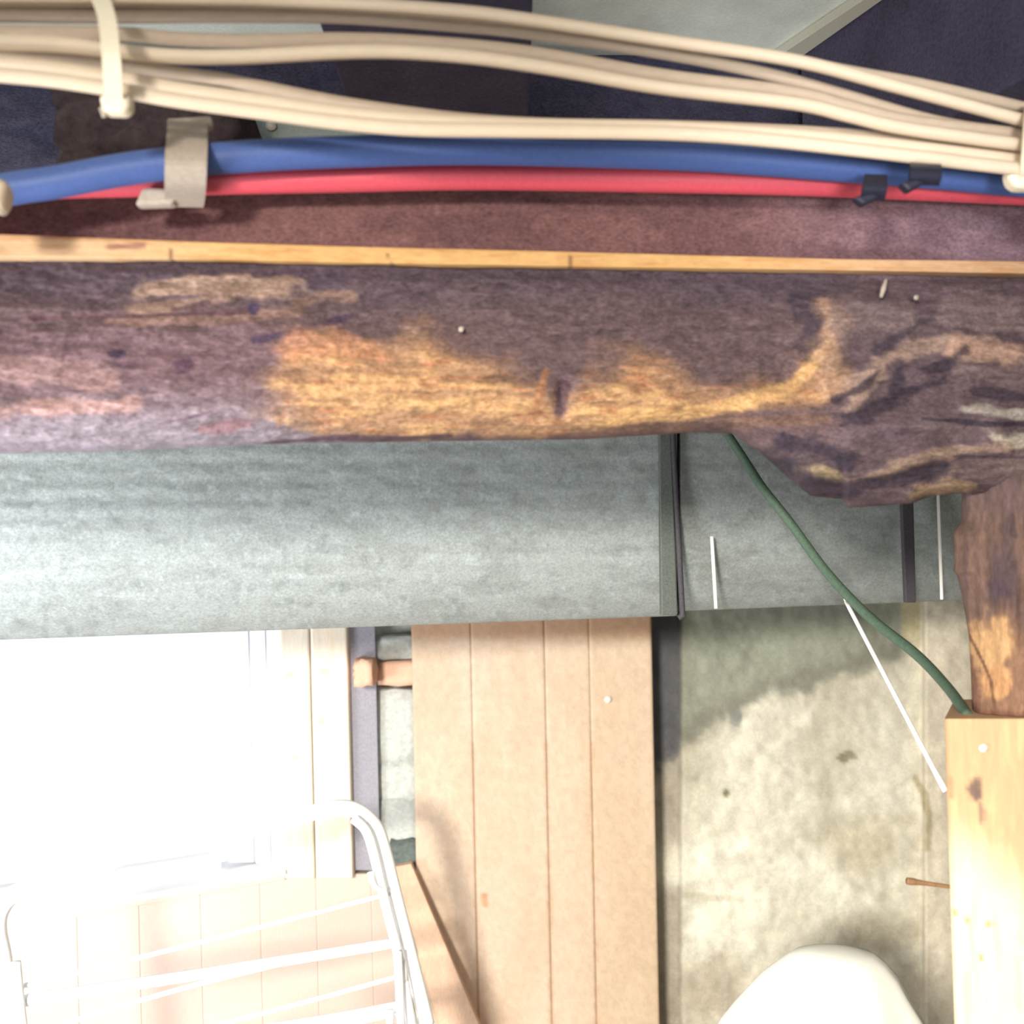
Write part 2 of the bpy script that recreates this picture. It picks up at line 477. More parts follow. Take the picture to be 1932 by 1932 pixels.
win = empty('window_1', LP(300, 1650))
tag(win, kind='structure')
def wq(px0, px1, py0, py1, proud, thick, mat, name, bev=0.0015, sl=0.0):
    pts = [LP(px0, py0), LP(px1, py0), LP(px1, py1), LP(px0, py1)]
    pts[2].x, pts[2].y = pts[1].x, pts[1].y
    pts[3].x, pts[3].y = pts[0].x, pts[0].y
    pts = [p + nrm * proud for p in pts]
    return prism(name, pts, -nrm * thick, mat, win, bev)
def pine_board(name, x0, x1, y0, y1, proud, tint, seed, parent, knots):
    pts = [LP(x0, y0), LP(x1, y0), LP(x1, y1), LP(x0, y1)]
    PXb, PYb, Tb = grid(x0, x1, 24, lambda x: y0, lambda x: y1, 120)
    lean = 0.024 * (PYb - 1200)
    C = np.zeros(PXb.shape + (3,)) + lin(tint)
    g = fbm(PXb, PYb, 9, 160, seed, 4)
    C = mix(C, lin((246, 226, 194)), sm(0.5, 0.75, g) * 0.5)
    for (kx, ky, r) in knots:
        C = blob(C, PXb, PYb, kx, ky, r * 1.6, r, (238, 208, 168), 0.7, seed)
    d = np.maximum(0, 1 - np.minimum(np.abs(PXb - x0), np.abs(PXb - x1)) / 3.0) * 0.002
    return slab(name, PXb + lean, PYb, LA - proud * 1.13, LB, d, C, M['pine_paint'], parent, 0.03)
pine_board('casing_board', 527, 583.5, 1120, 1657, 0.022, (252, 240, 222), 51, win, [(545, 1275, 8), (550, 1430, 8)])
pine_board('casing_board', 586, 655, 1120, 1657, 0.020, (252, 240, 220), 52, win, [(610, 1268, 9), (604, 1362, 8)])
fl_pts = [LP(656, 1120), LP(706, 1120), LP(718, 1642), LP(670, 1642)]
prism('gap_shade_strip', fl_pts, -nrm * 0.03, M['gap_shade'], win, 0.001)  # grey strip stands in for the shadow gap between casing and stonework
wq(506, 530, 1000, 1650, 0.006, 0.12, M['vinyl'], 'jamb')
wq(478, 504, 1000, 1640, -0.03, 0.05, M['vinyl'], 'frame_stile')
wq(428, 476, 1000, 1640, -0.045, 0.04, M['vinyl'], 'sash_stile')
sb = [LP(-420, 1760), LP(430, 1622), LP(430, 1655), LP(-420, 1800)]
prism('sash_rail', [p - nrm * 0.05 for p in sb], -nrm * 0.03, M['vinyl'], win)
gp = [LP(-420, 1000), LP(430, 1000), LP(430, 1640), LP(-420, 1790)]
prism('pane', [p - nrm * 0.062 for p in gp], -nrm * 0.004, M['glass'], win, 0)
sp = [LP(-420, 1795), LP(531, 1634), LP(531, 1644), LP(-420, 1812)]
prism('sill', [p + nrm * 0.03 for p in sp], -nrm * 0.13, M['vinyl'], win, 0.002)
ap = [LP(-420, 1812), LP(534, 1642), LP(534, 1657), LP(-420, 1826)]
prism('apron', [p + nrm * 0.012 for p in ap], -nrm * 0.03, M['plank'], win, 0.001)

# ------------------------------------------------------------------ heat duct
DA, DB = 1.52, 0.233
duct = empty('heat_duct', PL(900, 1160, DA, DB))
tag(duct, 'long galvanised steel duct running below and behind the log beam', 'duct')
def duct_section(x0, x1, y_l, y_r, nx, seed):
    f = lambda x: y_l + (y_r - y_l) * (x - x0) / (x1 - x0)
    PX, PY, T = grid(x0, x1, nx, lambda x: 640, f, 170)
    n1 = fbm(PX, PY, 60, 24, seed, 4); n2 = fbm(PX, PY, 12, 12, seed + 1, 3)
    C = np.zeros(PX.shape + (3,)) + lin((149, 155, 152))
    C = mix(C, lin((126, 130, 126)), sm(0.45, 0.68, n1) * 0.45)
    C = mix(C, lin((168, 176, 176)), sm(0.62, 0.82, n2) * 0.5)
    C = mix(C, lin((100, 108, 106)), sm(0.58, 0.8, fbm(PX, PY, 15, 15, seed + 3, 3)) * 0.3)
    bt = np.array([[f(x) for x in PX[0]]])
    below = np.clip((PY - (bt - 270)) / 270.0, 0, 1)
    dY = 0.15 * (1 - np.sqrt(np.maximum(0, 1 - 0.94 * below ** 2))) + (n1 - 0.5) * 0.003 + 0.0004 * np.sin(PY / 5.5)
    return slab('duct_section', PX, PY, DA, DB, dY, C, M['duct'], duct, 0.30)
duct_section(-320, 1277, 1218.5, 1162, 360, 61)
duct_section(1283, 3000, 1153, 1086, 380, 71)
tube('drive_cleat', [PL(1268, 780, DA - .008, DB), PL(1272, 880, DA - .008, DB), PL(1280, 1020, DA - .008, DB), PL(1287, 1150, DA - .008, DB), PL(1288, 1160, DA - .008, DB), PL(1280, 1166, DA - .006, DB)], 0.0042, M['hanger'], duct, 8, 6)
prism('collar', [PL(1242, 700, DA - .010, DB), PL(1262, 700, DA - .010, DB), PL(1279, 1160, DA - .010, DB), PL(1248, 1161, DA - .010, DB)], (0, 0.02, 0), material('shaded_collar_steel', (92, 96, 90), 0.8, grain=0.3), duct, 0.002)  # collar coloured dark to hold the shadow beside the cleat
for (x0, y0, x1, y1) in ((1343, 1012, 1351, 1148), (1767, 860, 1777, 1131)):
    tube('seam_glint', [PL(x0, y0, DA - .004, DB), PL(x1, y1, DA - .004, DB)], 0.0026, M['cord'], duct, 8, 0)  # white tubes draw the glints along the duct seams
# iron strap in front of the duct
st = [PL(1698, 860, DA - .03, DB), PL(1722, 860, DA - .03, DB), PL(1729, 1137, DA - .03, DB), PL(1709, 1137, DA - .03, DB)]
so = prism('hanger_strap', st, (0, 0.012, 0), M['hanger'], None, 0.002)
tag(so, 'dark iron strap hanging upright in front of the duct beside the log post', 'strap')

# ------------------------------------------------------------------ log beam
KA, KB = 0.95, 0.158
be = interp([(-1300, 466), (-320, 482), (0, 486), (400, 489), (700, 496), (1000, 501), (1300, 506), (1600, 510), (1932, 516), (2300, 522), (3000, 533)])
yb = interp([(-1300, 884), (-320, 862), (0, 856), (250, 850), (500, 838), (850, 832), (1100, 829), (1300, 816), (1380, 818), (1430, 850), (1480, 895), (1530, 936), (1590, 942), (1600, 958), (1720, 950), (1760, 935), (1820, 930), (1932, 934), (2300, 930)])
PX, PY, T = grid(-1300, 3000, 950, lambda x: be(x) + 6.0, yb, 170)
n1 = fbm(PX, PY, 240, 40, 81, 5); n2 = fbm(PX, PY, 70, 16, 82, 4); n3 = fbm(PX, PY, 16, 9, 83, 3)
C = np.zeros(PX.shape + (3,)) + lin((90, 73, 74))
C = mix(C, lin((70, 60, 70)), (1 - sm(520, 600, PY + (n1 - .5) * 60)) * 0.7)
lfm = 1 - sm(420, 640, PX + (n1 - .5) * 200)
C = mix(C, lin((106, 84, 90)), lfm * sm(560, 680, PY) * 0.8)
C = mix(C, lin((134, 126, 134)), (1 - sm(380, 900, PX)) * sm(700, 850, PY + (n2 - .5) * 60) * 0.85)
C = streak(C, PX, PY, [(-300, 690), (0, 695), (130, 700), (200, 715)], 34, (146, 118, 116), 0.7, 91)
C = streak(C, PX, PY, [(-300, 770), (0, 772), (150, 770), (250, 765)], 20, (168, 134, 128), 0.7, 92)
for pts, wd, cc, al, sd in (
    ([(270, 545), (420, 530), (560, 545)], 26, (164, 136, 116), 0.6, 93),
    ([(250, 590), (400, 565), (470, 545)], 16, (142, 116, 100), 0.6, 94),
    ([(200, 606), (400, 605), (560, 590)], 13, (128, 100, 88), 0.6, 95),
    ([(560, 570), (620, 555), (660, 560)], 14, (136, 108, 92), 0.6, 96),
    ([(60, 600), (250, 597), (470, 588)], 6, (86, 62, 66), 0.9, 97),
    ([(330, 585), (390, 572)], 8, (84, 66, 70), 0.9, 98),
    ([(480, 640), (560, 625), (660, 597)], 11, (66, 52, 66), 0.95, 99),
    ([(480, 520), (580, 512)], 8, (70, 56, 68), 0.8, 100),
    ([(560, 550), (640, 520)], 22, (70, 58, 70), 0.6, 101),
    ([(300, 800), (350, 790), (400, 775)], 6, (96, 74, 88), 0.9, 102),
    ([(380, 810), (480, 800)], 14, (120, 88, 92), 0.7, 103)):
    C = streak(C, PX, PY, pts, wd, cc, al, sd)
C = blob(C, PX, PY, 478, 582, 14, 14, (58, 48, 66), 0.95, 104, 0.3)
C = blob(C, PX, PY, 222, 668, 22, 11, (56, 44, 58), 0.95, 105, 0.3)
C = blob(C, PX, PY, 348, 690, 26, 22, (74, 54, 66), 0.85, 106, 0.5)
C = blob(C, PX, PY, 235, 688, 30, 8, (80, 60, 70), 0.8, 107, 0.4)
# bare golden wood
yU = np.interp(PX, [490, 540, 620, 700, 800, 880, 950, 1020, 1065, 1110, 1200, 1290, 1370, 1450, 1500, 1540, 1575, 1610], [730, 650, 635, 660, 640, 655, 690, 725, 745, 690, 665, 700, 725, 725, 700, 640, 580, 640])
yL = np.interp(PX, [490, 540, 700, 850, 1050, 1200, 1350, 1450, 1550, 1610], [790, 806, 815, 822, 816, 800, 784, 772, 765, 720])
rag = (fbm(PX, PY, 90, 50, 111, 5) - .5) * 120
g = sm(-40, 55, PY - yU + rag) * (1 - sm(-14, 14, PY - yL + rag * 0.35)) * sm(430, 620, PX + rag) * (1 - sm(1525, 1640, PX + rag))
C = mix(C, lin((152, 117, 87)), g * 0.85)
C = mix(C, lin((182, 144, 98)), g * sm(0.40, 0.68, n2) * sm(0, 60, PY - yU) * 0.7)
C = mix(C, lin((150, 100, 72)), g * sm(0.60, 0.75, fbm(PX, PY, 50, 7, 113, 3)) * 0.7)
C = streak(C, PX, PY, [(640, 752), (800, 760), (960, 762)], 24, (182, 144, 102), 0.5, 114)
C = streak(C, PX, PY, [(1150, 792), (1300, 776), (1420, 758), (1500, 725), (1545, 670)], 17, (192, 152, 104), 0.85, 115)
C = streak(C, PX, PY, [(560, 655), (650, 650), (720, 672)], 40, (168, 118, 88), 0.5, 116)
C = streak(C, PX, PY, [(1072, 700), (1062, 735), (1056, 775)], 14, (92, 72, 78), 0.95, 117, 0.4)
C = streak(C, PX, PY, [(1030, 700), (1018, 750), (1005, 785)], 12, (140, 98, 70), 0.8, 118, 0.6)
C = streak(C, PX, PY, [(545, 715), (540, 770), (525, 800)], 6, (140, 104, 84), 0.8, 119, 0.4)
C = blob(C, PX, PY, 1010, 778, 26, 8, (120, 84, 64), 0.8, 120)
# darker streaks along the lower lip
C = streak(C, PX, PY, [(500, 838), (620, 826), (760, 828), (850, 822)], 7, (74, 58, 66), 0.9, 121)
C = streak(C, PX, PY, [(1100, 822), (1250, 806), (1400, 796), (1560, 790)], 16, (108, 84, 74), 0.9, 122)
# gnarled end
end = sm(1560, 1640, PX + rag * 0.8)
C = mix(C, lin((92, 76, 80)), end * 0.95)
KN = []
for pts, wd, cc, al, sd in (
    ([(1555, 590), (1570, 620), (1560, 690), (1575, 745)], 24, (156, 126, 104), 0.85, 131),
    ([(1590, 610), (1640, 590), (1700, 600)], 26, (124, 106, 104), 0.8, 132),
    ([(1610, 770), (1625, 720), (1665, 680), (1720, 650), (1800, 640)], 18, (158, 132, 116), 0.85, 133),
    ([(1800, 590), (1860, 600), (1932, 610), (2200, 610)], 34, (134, 114, 112), 0.7, 134),
    ([(1810, 652), (1870, 662), (1932, 668), (2200, 670)], 20, (184, 148, 126), 0.85, 135),
    ([(1830, 700), (1900, 705), (2100, 700)], 22, (112, 94, 92), 0.8, 136),
    ([(1815, 768), (1870, 776), (1932, 784), (2200, 790)], 11, (172, 162, 150), 0.9, 137),
    ([(1876, 820), (1900, 830), (1940, 832), (2200, 836)], 14, (188, 178, 158), 0.95, 138),
    ([(1740, 800), (1800, 806), (1870, 806)], 13, (128, 112, 108), 0.7, 139),
    ([(1500, 884), (1540, 890), (1600, 905), (1660, 895), (1740, 865), (1820, 848), (1900, 845)], 9, (146, 122, 104), 0.9, 140),
    ([(1545, 890), (1575, 894)], 11, (170, 150, 112), 0.9, 141),
    ([(1600, 830), (1680, 812), (1740, 812)], 24, (96, 80, 86), 0.7, 142),
    ([(1800, 890), (1870, 880), (1932, 880)], 20, (122, 102, 96), 0.8, 143),
    ([(1720, 938), (1770, 925), (1840, 915)], 11, (142, 118, 88), 0.9, 144)):
    C = streak(C, PX, PY, pts, wd * 1.35, cc, al * 0.72, sd, 1.2)
    KN.append((pts, wd * 1.5))
for pts, wd, al, sd in (
    ([(1575, 755), (1620, 735), (1660, 700)], 9, 0.9, 151),
    ([(1590, 800), (1650, 770), (1720, 735), (1780, 720)], 18, 0.85, 152),
    ([(1480, 830), (1560, 850), (1600, 880)], 26, 0.9, 153),
    ([(1690, 740), (1700, 690), (1760, 700), (1820, 660)], 14, 0.8, 154),
    ([(1840, 740), (1932, 752), (2200, 755)], 10, 0.8, 155),
    ([(1740, 790), (1850, 798), (1932, 802)], 6, 0.9, 156),
    ([(1520, 920), (1600, 925), (1700, 900), (1780, 880)], 18, 0.85, 157),
    ([(1660, 660), (1720, 620), (1760, 600)], 14, 0.7, 158),
    ([(1500, 560), (1540, 600), (1520, 660)], 26, 0.7, 159),
    ([(1800, 862), (1932, 862), (2200, 864)], 8, 0.8, 160)):
    C = streak(C, PX, PY, pts, wd, (50, 43, 54), al * 0.9, sd, 1.1)
C = blob(C, PX, PY, 1480, 880, 130, 46, (44, 42, 52), 0.8, 161, 0.6, 0.2)  # shadow under the beam painted into its lower edge
C = C * (0.70 + 0.60 * n3)[..., None] * (0.80 + 0.4 * n2)[..., None]
t2 = np.clip((T - 0.72) / 0.28, 0, 1)
dY = 0.055 * (1 - np.sqrt(np.maximum(0, 1 - t2 ** 2 * 0.96)))
dY = dY + 0.004 * (1 - sm(0, 0.08, T))
dY = dY - (n1 - 0.5) * 0.014 - (n2 - 0.5) * 0.008 - (n3 - .5) * 0.003 - g * 0.002
for pts, wd in KN:
    dY = dY - 0.006 * np.exp(-(dist_line(PX, PY, pts) / (wd * 1.1)) ** 2)
dY = dY - 0.02 * sm(1450, 1650, PX) * np.sin(np.clip(T, 0, 1) * math.pi)
dY = dY + 0.012 * np.exp(-(np.hypot((PX - 1062) / 12, (PY - 745) / 30)) ** 2)
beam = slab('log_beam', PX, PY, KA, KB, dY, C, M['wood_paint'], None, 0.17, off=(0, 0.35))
tag(beam, 'massive old dark log beam with a bare golden patch and gnarled end', 'beam')
tube('wood_sliver', [PL(1672, 527, KA - 0.018, KB), PL(1667, 545, KA - 0.020, KB), PL(1662, 561, KA - 0.016, KB)], [0.0012, 0.0024, 0.0016], M['strap'], beam, 8, 4)
nail('nail', PL(1729, 561, KA - 0.025, KB), (0.1, 1, 0.05), 0.0022, M['strap'], beam)
nail('nail', PL(870, 621, KA - 0.004, KB), (0.1, 1, 0.05), 0.0024, M['strap'], beam)

# thin plank lying on the beam: only its yellow front edge shows
te = interp([(-1300, 418), (-320, 436), (0, 442), (400, 457), (700, 466), (1000, 473), (1300, 481), (1600, 489), (1932, 493), (2300, 497), (3000, 508)])
PX, PY, T = grid(-1300, 3000, 600, te, be, 10)
n2 = fbm(PX, PY, 80, 8, 171, 4)
C = np.zeros(PX.shape + (3,)) + lin((196, 154, 100))
C = mix(C, lin((206, 172, 138)), (1 - sm(150, 500, PX)) * 0.7)
C = mix(C, lin((204, 164, 132)), sm(1300, 1800, PX) * 0.7)
C = mix(C, lin((180, 128, 76)), sm(0.55, 0.72, n2) * 0.5)
C = streak(C, PX, PY, [(205, 466), (270, 463)], 7, (140, 96, 84), 0.8, 172, 0.5)
for kx, ky in ((322, 478), (735, 490), (1077, 494)):
    C = streak(C, PX, PY, [(kx - 2, ky - 10), (kx + 2, ky + 10)], 4, (96, 66, 52), 0.8, 173, 0.2)
dY = (fbm(PX, PY, 120, 30, 174, 3) - .5) * 0.004
plank = slab('edge_plank', PX, PY, KA - 0.008, KB, dY, C, M['edge'], None, 0.16)
tag(plank, 'thin pine plank with yellow sawn edge lying along top of the log beam', 'plank')
# brown board standing on it
PX, PY, T = grid(-1300, 3000, 430, lambda x: 330, lambda x: te(x) + 1, 40)
n1 = fbm(PX, PY, 200, 60, 181, 4); n2 = fbm(PX, PY, 16, 12, 182, 3)
C = np.zeros(PX.shape + (3,)) + lin((116, 84, 82))
C = mix(C, lin((136, 112, 122)), sm(1300, 1900, PX) * 0.8)
C = mix(C, lin((92, 66, 68)), sm(0.45, 0.7, n1) * 0.6)
C = C * (0.75 + 0.5 * n2)[..., None]
bb = slab('brown_board', PX, PY, KA + 0.012, KB, (n1 - .5) * 0.003, C, M['wood_paint'], None, 0.035)
tag(bb, 'rough reddish brown board standing on edge behind the yellow plank edge', 'board')

# ------------------------------------------------------------------ dark timbers above
RA, RB = 1.42, 0.158
PX, PY, T = grid(-1300, 3000, 290, lambda x: 104 if x < 1500 else 104, lambda x: 560, 60)
n1 = fbm(PX, PY, 160, 50, 191, 4); n2 = fbm(PX, PY, 22, 14, 192, 3)
C = np.zeros(PX.shape + (3,)) + lin((72, 68, 84))
C = mix(C, lin((54, 56, 76)), sm(0.45, 0.65, n1) * 0.6)
C = C * (0.7 + 0.6 * n2)[..., None]
u_ = PX
hb = slab('header_board', PX, PY, RA, RB, (n1 - .5) * 0.006, C, M['wood_paint'], None, 0.05)
# keep its top under the ceiling
for v in hb.data.vertices:
    if v.co.z > CEIL - 0.30 * 0 - 0.004 and True:
        v.co.z = CEIL - 0.004
tag(hb, 'dark header board closing the joist bay behind the cables', 'board')

E0 = P(1500, 95, 1.47); E0.z = CEIL
E1 = Vector((0.451, 1.336, CEIL))
dj = (E1 - E0).normalized()
rt = Vector((-dj.y, dj.x, 0)); rt = rt if rt.x > 0 else -rt
def joist(name, start, d, length, width, height):
    r = Vector((-d.y, d.x, 0)); r = r if r.x > 0 else -r
    pts = [start, start + d * length, start + d * length + r * width, start + r * width]
    pts = [Vector((p.x, p.y, CEIL - 0.001)) for p in pts]
    return prism(name, pts, (0, 0, -height), M['dark_wood'], None, 0.003)
tag(joist('joist', E0 + dj * 0.01, dj, 2.2, 0.06, 0.19), 'dark ceiling joist running towards the viewer in the upper right corner', 'joist')
tag(joist('joist', Vector((-0.16, 1.385, CEIL)), Vector((0.0, -1.0, 0)), 2.2, 0.19, 0.19), 'dark joist added as ceiling shade above the upper left cables, mostly hidden by them', 'joist')  # dark joist stands in for the shade on the ceiling here
b0 = P(1448, 92, 1.47); b1 = E0 - rt * 0.002; b2 = E1 - rt * 0.002 + dj * 0.25; b3 = E1 - rt * 0.012 + dj * 0.25
bt_ = [Vector((p.x, p.y, CEIL - 0.001)) for p in (b0, b1 + dj * 0.012, b2, b3)]
tag(prism('batten', bt_, (0, 0, -0.012), M['batten'], None, 0.001), 'pale tapering batten nailed to the ceiling beside the right joist', 'batten')
fp = [PL(415, 222, 1.25, .158), PL(720, 236, 1.25, .158), PL(720, 300, 1.25, .158), PL(415, 300, 1.25, .158)]
fo = prism('sheet_metal_strip', fp, (0, 0.004, 0), M['steel'], None, 0.001)
tag(fo, 'pale sheet metal strip showing between lowest cable and blue pipe', 'metal strip')
nail('nail', PL(433, 247, 1.246, .158), (0, 1, 0), 0.006, M['nail'], fo, 0.02)
nail('nail', PL(511, 236, 1.246, .158), (0, 1, 0), 0.006, M['nail'], fo, 0.02)
wc = lump('wood_block', 130, 190, 470, 320, 1.16, 0.09, material('splintered_wood', (84, 70, 72), 0.95, grain=0.5, scale=60, bump=0.8), None, 12, 0.16)
tag(wc, 'rough splintered dark wood block behind the grey pipe strap', 'wood block')

# ------------------------------------------------------------------ pipes and their clips
NA = 0.915
def pipe(name, pts, rpx, mat, a):
    pts = pts + [(2900, pts[-1][1] + 12)]
    return tube(name, [PL(x, y, a, KB) for x, y in pts], rpx / F * 0.82, mat, None, 24, 8)
blue = pipe('water_pipe', [(-300, 420), (-120, 382), (30, 355), (100, 345), (215, 323), (300, 311), (450, 296), (640, 287), (900, 282), (1250, 292), (1426, 303), (1603, 317), (1779, 331), (1932, 345), (2200, 362)], 31, M['blue'], NA - 0.012)
tag(blue, 'thick blue plastic water pipe running above the red one', 'pipe')
red = pipe('water_pipe', [(-300, 398), (-40, 366), (100, 349), (250, 345), (400, 341), (640, 337), (900, 333), (1250, 339), (1500, 345), (1700, 353), (1932, 364), (2200, 376)], 28, M['red'], NA + 0.016)
tag(red, 'red plastic water pipe lying on the brown board under the blue one', 'pipe')

def wrap(name, path, half, thick, mat, parent=None, side=Vector((1, 0.158, 0))):
    """bent strip: path of points, swept sideways"""
    side = side.normalized() * half
    bm = bmesh.new()
    P_ = spline(path, 6)
    n = len(P_)
    rows = []
    for i, p in enumerate(P_):
        t = (P_[min(i + 1, n - 1)] - P_[max(i - 1, 0)]).normalized()
        nn = t.cross(side).normalized() * thick
        rows.append([bm.verts.new(q) for q in (p - side, p + side, p + side + nn, p - side + nn)])
    for r0, r1 in zip(rows[:-1], rows[1:]):
        for k in range(4):
            bm.faces.new((r0[k], r0[(k + 1) % 4], r1[(k + 1) % 4], r1[k]))
    bm.faces.new(rows[0]); bm.faces.new(rows[-1][::-1])
    return bm_obj(name, bm, mat, parent, False)
ps = empty('pipe_strap', P(350, 300, 0.86))
tag(ps, 'grey plastic strap holding the blue and red pipes against the beam', 'pipe strap')
wrap('band', [P(355, 232, 0.90), P(354, 262, 0.860), P(352, 300, 0.838), P(350, 340, 0.845), P(348, 372, 0.872), P(346, 384, 0.885)], 0.0155, 0.003, M['strap'], ps)
hd = [P(312, 222, 0.893), P(398, 216, 0.893), P(402, 238, 0.893), P(316, 248, 0.893)]
prism('head', hd, (0, 0.012, 0), M['strap'], ps, 0.003)
ft = [P(268, 352, 0.868), P(338, 356, 0.868), P(326, 384, 0.868), P(252, 386, 0.868)]
prism('foot', ft, (0, 0.014, 0), M['strap'], ps, 0.003)
def clip(label, band, tail, half):
    e = empty('pipe_clip', band[len(band) // 2])
    tag(e, label, 'pipe clip')
    wrap('band', band, half, 0.003, M['black'], e)
    prism('nail_tab', tail, (0, 0.012, 0), M['black'], e, 0.002)
clip('small black clip on the red pipe, left of the pair', [P(1652, 336, 0.93), P(1650, 345, 0.905), P(1648, 358, 0.90), P(1646, 372, 0.908)], [P(1612, 372, 0.90), P(1640, 362, 0.90), P(1664, 368, 0.90), P(1630, 386, 0.90)], 0.0105)
clip('small black clip on the blue pipe near the right edge', [P(1745, 308, 0.93), P(1745, 318, 0.885), P(1744, 332, 0.878), P(1742, 344, 0.885)], [P(1700, 344, 0.876), P(1728, 336, 0.876), P(1748, 342, 0.876), P(1716, 360, 0.876)], 0.0135)

cp = empty('plug', P(5, 372, 0.80))
tag(cp, 'white plastic plug end at the far left beside the blue pipe', 'plug')
tube('body', [P(-50, 372, 0.80), P(-10, 372, 0.80), P(10, 373, 0.80), P(18, 374, 0.80)], [0.012, 0.012, 0.0112, 0.006], M['cable'], cp, 16, 3)
tube('rim', [P(2, 372.5, 0.80), P(6, 372.8, 0.80)], 0.0128, M['tie'], cp, 16, 0)

# ------------------------------------------------------------------ cables
def cable(label, pts, dia, a, mat='cable'):
    pts = pts + [(2500, 300 + (pts[-1][1] - 250) * 0.6), (2900, 305 + (pts[-1][1] - 250) * 0.6)]
    o = tube('cable', [PL(x, y, a, KB) for x, y in pts], dia / 2 / F * a * 1.0, M[mat], None, 12, 8)
    return tag(o, label, 'cable')
cable('topmost white cable of the bundle, crossing under the pale batten', [(-300, -12), (-60, -8), (300, -6), (600, 3), (850, 20), (1000, 38), (1250, 76), (1497, 114), (1673, 159), (1932, 228), (2150, 290)], 25, 0.850)
cable('dim white cable emerging behind the topmost one at far right', [(-300, 4), (215, 4), (600, 12), (900, 34), (1100, 56), (1400, 96), (1600, 134), (1744, 160), (1932, 203), (2150, 256)], 22, 0.872, 'cable_dim')
cable('second white cable from the top at the left edge', [(-300, 26), (0, 29), (215, 31), (400, 30), (640, 32), (850, 47), (1000, 62), (1250, 100), (1440, 138), (1600, 182), (1760, 228), (1932, 258), (2150, 300)], 24, 0.876, 'cable_dim')
cable('white cable right above the dark lens shaped gap, upper of the two', [(-300, 58), (0, 60), (215, 63), (330, 73), (463, 77), (640, 74), (800, 80), (1000, 99), (1250, 142), (1497, 174), (1603, 201), (1720, 228), (1932, 254), (2150, 285)], 24, 0.862, 'cable_dim')
cable('bright white cable forming the upper rim of the dark gap', [(-300, 78), (-60, 80), (100, 84), (215, 96), (330, 107), (463, 107), (640, 98), (760, 98), (900, 109), (1050, 131), (1250, 166), (1497, 195), (1603, 219), (1709, 243), (1932, 274), (2150, 300)], 26, 0.845)
cable('dim white cable forming the lower rim of the dark gap', [(-300, 92), (-60, 98), (100, 112), (232, 124), (331, 138), (420, 150), (497, 165), (640, 193), (781, 214), (900, 227), (1050, 235), (1250, 238), (1426, 244), (1603, 254), (1779, 273), (1932, 290), (2150, 312)], 23, 0.872, 'cable_dim')
cable('white cable second from the bottom of the bundle', [(-300, 104), (-60, 112), (0, 117), (100, 128), (232, 148), (331, 166), (497, 190), (640, 211), (781, 225), (962, 234), (1250, 240), (1426, 249), (1603, 264), (1779, 284), (1932, 303), (2150, 326)], 24, 0.850)
cable('lowest white cable of the bundle, running just above the blue pipe', [(-300, 128), (-60, 136), (0, 141), (100, 151), (232, 171), (331, 189), (497, 212), (640, 231), (781, 243), (962, 246), (1250, 251), (1426, 262), (1603, 281), (1779, 302), (1932, 320), (2150, 345)], 27, 0.838)
t1 = empty('cable_tie', P(215, 190, 0.80))
tag(t1, 'cream nylon cable tie wrapped round the bundle at upper left', 'cable tie')
wrap('loop', [P(178, -22, 0.80), P(190, 0, 0.778), P(203, 40, 0.764), P(210, 100, 0.760), P(214, 160, 0.766), P(214, 200, 0.785), P(212, 206, 0.80)], 0.0062, 0.0022, M['tie'], t1)
prism('head', [P(184, 178, 0.775), P(242, 172, 0.775), P(244, 200, 0.775), P(232, 211, 0.775), P(192, 209, 0.775)], (0, 0.014, 0), M['tie'], t1, 0.003)
tube('tail', [P(192, 204, 0.782), P(196, 214, 0.782), P(198, 221, 0.783)], 0.0022, M['strap'], t1, 8, 4)
t2_ = empty('cable_tie', P(1922, 330, 0.90))
tag(t2_, 'cream nylon cable tie closing the bundle at the right edge', 'cable tie')
wrap('loop', [P(1948, 205, 0.93), P(1946, 225, 0.905), P(1944, 270, 0.898), P(1940, 320, 0.900), P(1938, 340, 0.92)], 0.0075, 0.0022, M['tie'], t2_)
prism('head', [P(1902, 322, 0.905), P(1918, 306, 0.905), P(1965, 306, 0.905), P(1965, 354, 0.905), P(1922, 354, 0.905), P(1908, 344, 0.905)], (0, 0.016, 0), M['tie'], t2_, 0.004)

# ------------------------------------------------------------------ posts at the right
OA, OB = 1.22, -0.42
lf_ = interp([(880, 1814), (940, 1814), (985, 1812), (1002, 1800), (1012, 1797), (1060, 1800), (1078, 1799), (1086, 1806), (1120, 1814), (1160, 1821), (1200, 1828), (1280, 1832), (1360, 1835), (1500, 1838)])
ny, nx = 180, 120
ys = np.linspace(880, 1352, ny)
PY = np.repeat(ys[:, None], nx, 1)
S = np.repeat(np.linspace(0, 1, nx)[None], ny, 0)
LX = np.array([lf_(y) for y in ys])[:, None]
PX = LX + S * (2260 - LX)
n1 = fbm(PX, PY, 30, 220, 201, 5); n2 = fbm(PX, PY, 12, 60, 202, 4); n3 = fbm(PX, PY, 9, 14, 203, 3)
C = np.zeros(PX.shape + (3,)) + lin((98, 76, 66))
C = mix(C, lin((70, 56, 60)), sm(0.48, 0.65, n1) * 0.8)
C = mix(C, lin((94, 76, 74)), (1 - sm(930, 1010, PY)) * 0.7)
C = mix(C, lin((132, 98, 74)), sm(1140, 1220, PY + (n1 - .5) * 120) * 0.7)
C = blob(C, PX, PY, 1868, 1230, 46, 62, (178, 140, 98), 0.9, 204, 0.7)
C = blob(C, PX, PY, 1880, 1290, 40, 40, (186, 140, 94), 0.7, 205, 0.7)
C = streak(C, PX, PY, [(1824, 1190), (1850, 1240), (1868, 1280), (1877, 1335)], 4, (96, 64, 48), 0.9, 206, 0.3)
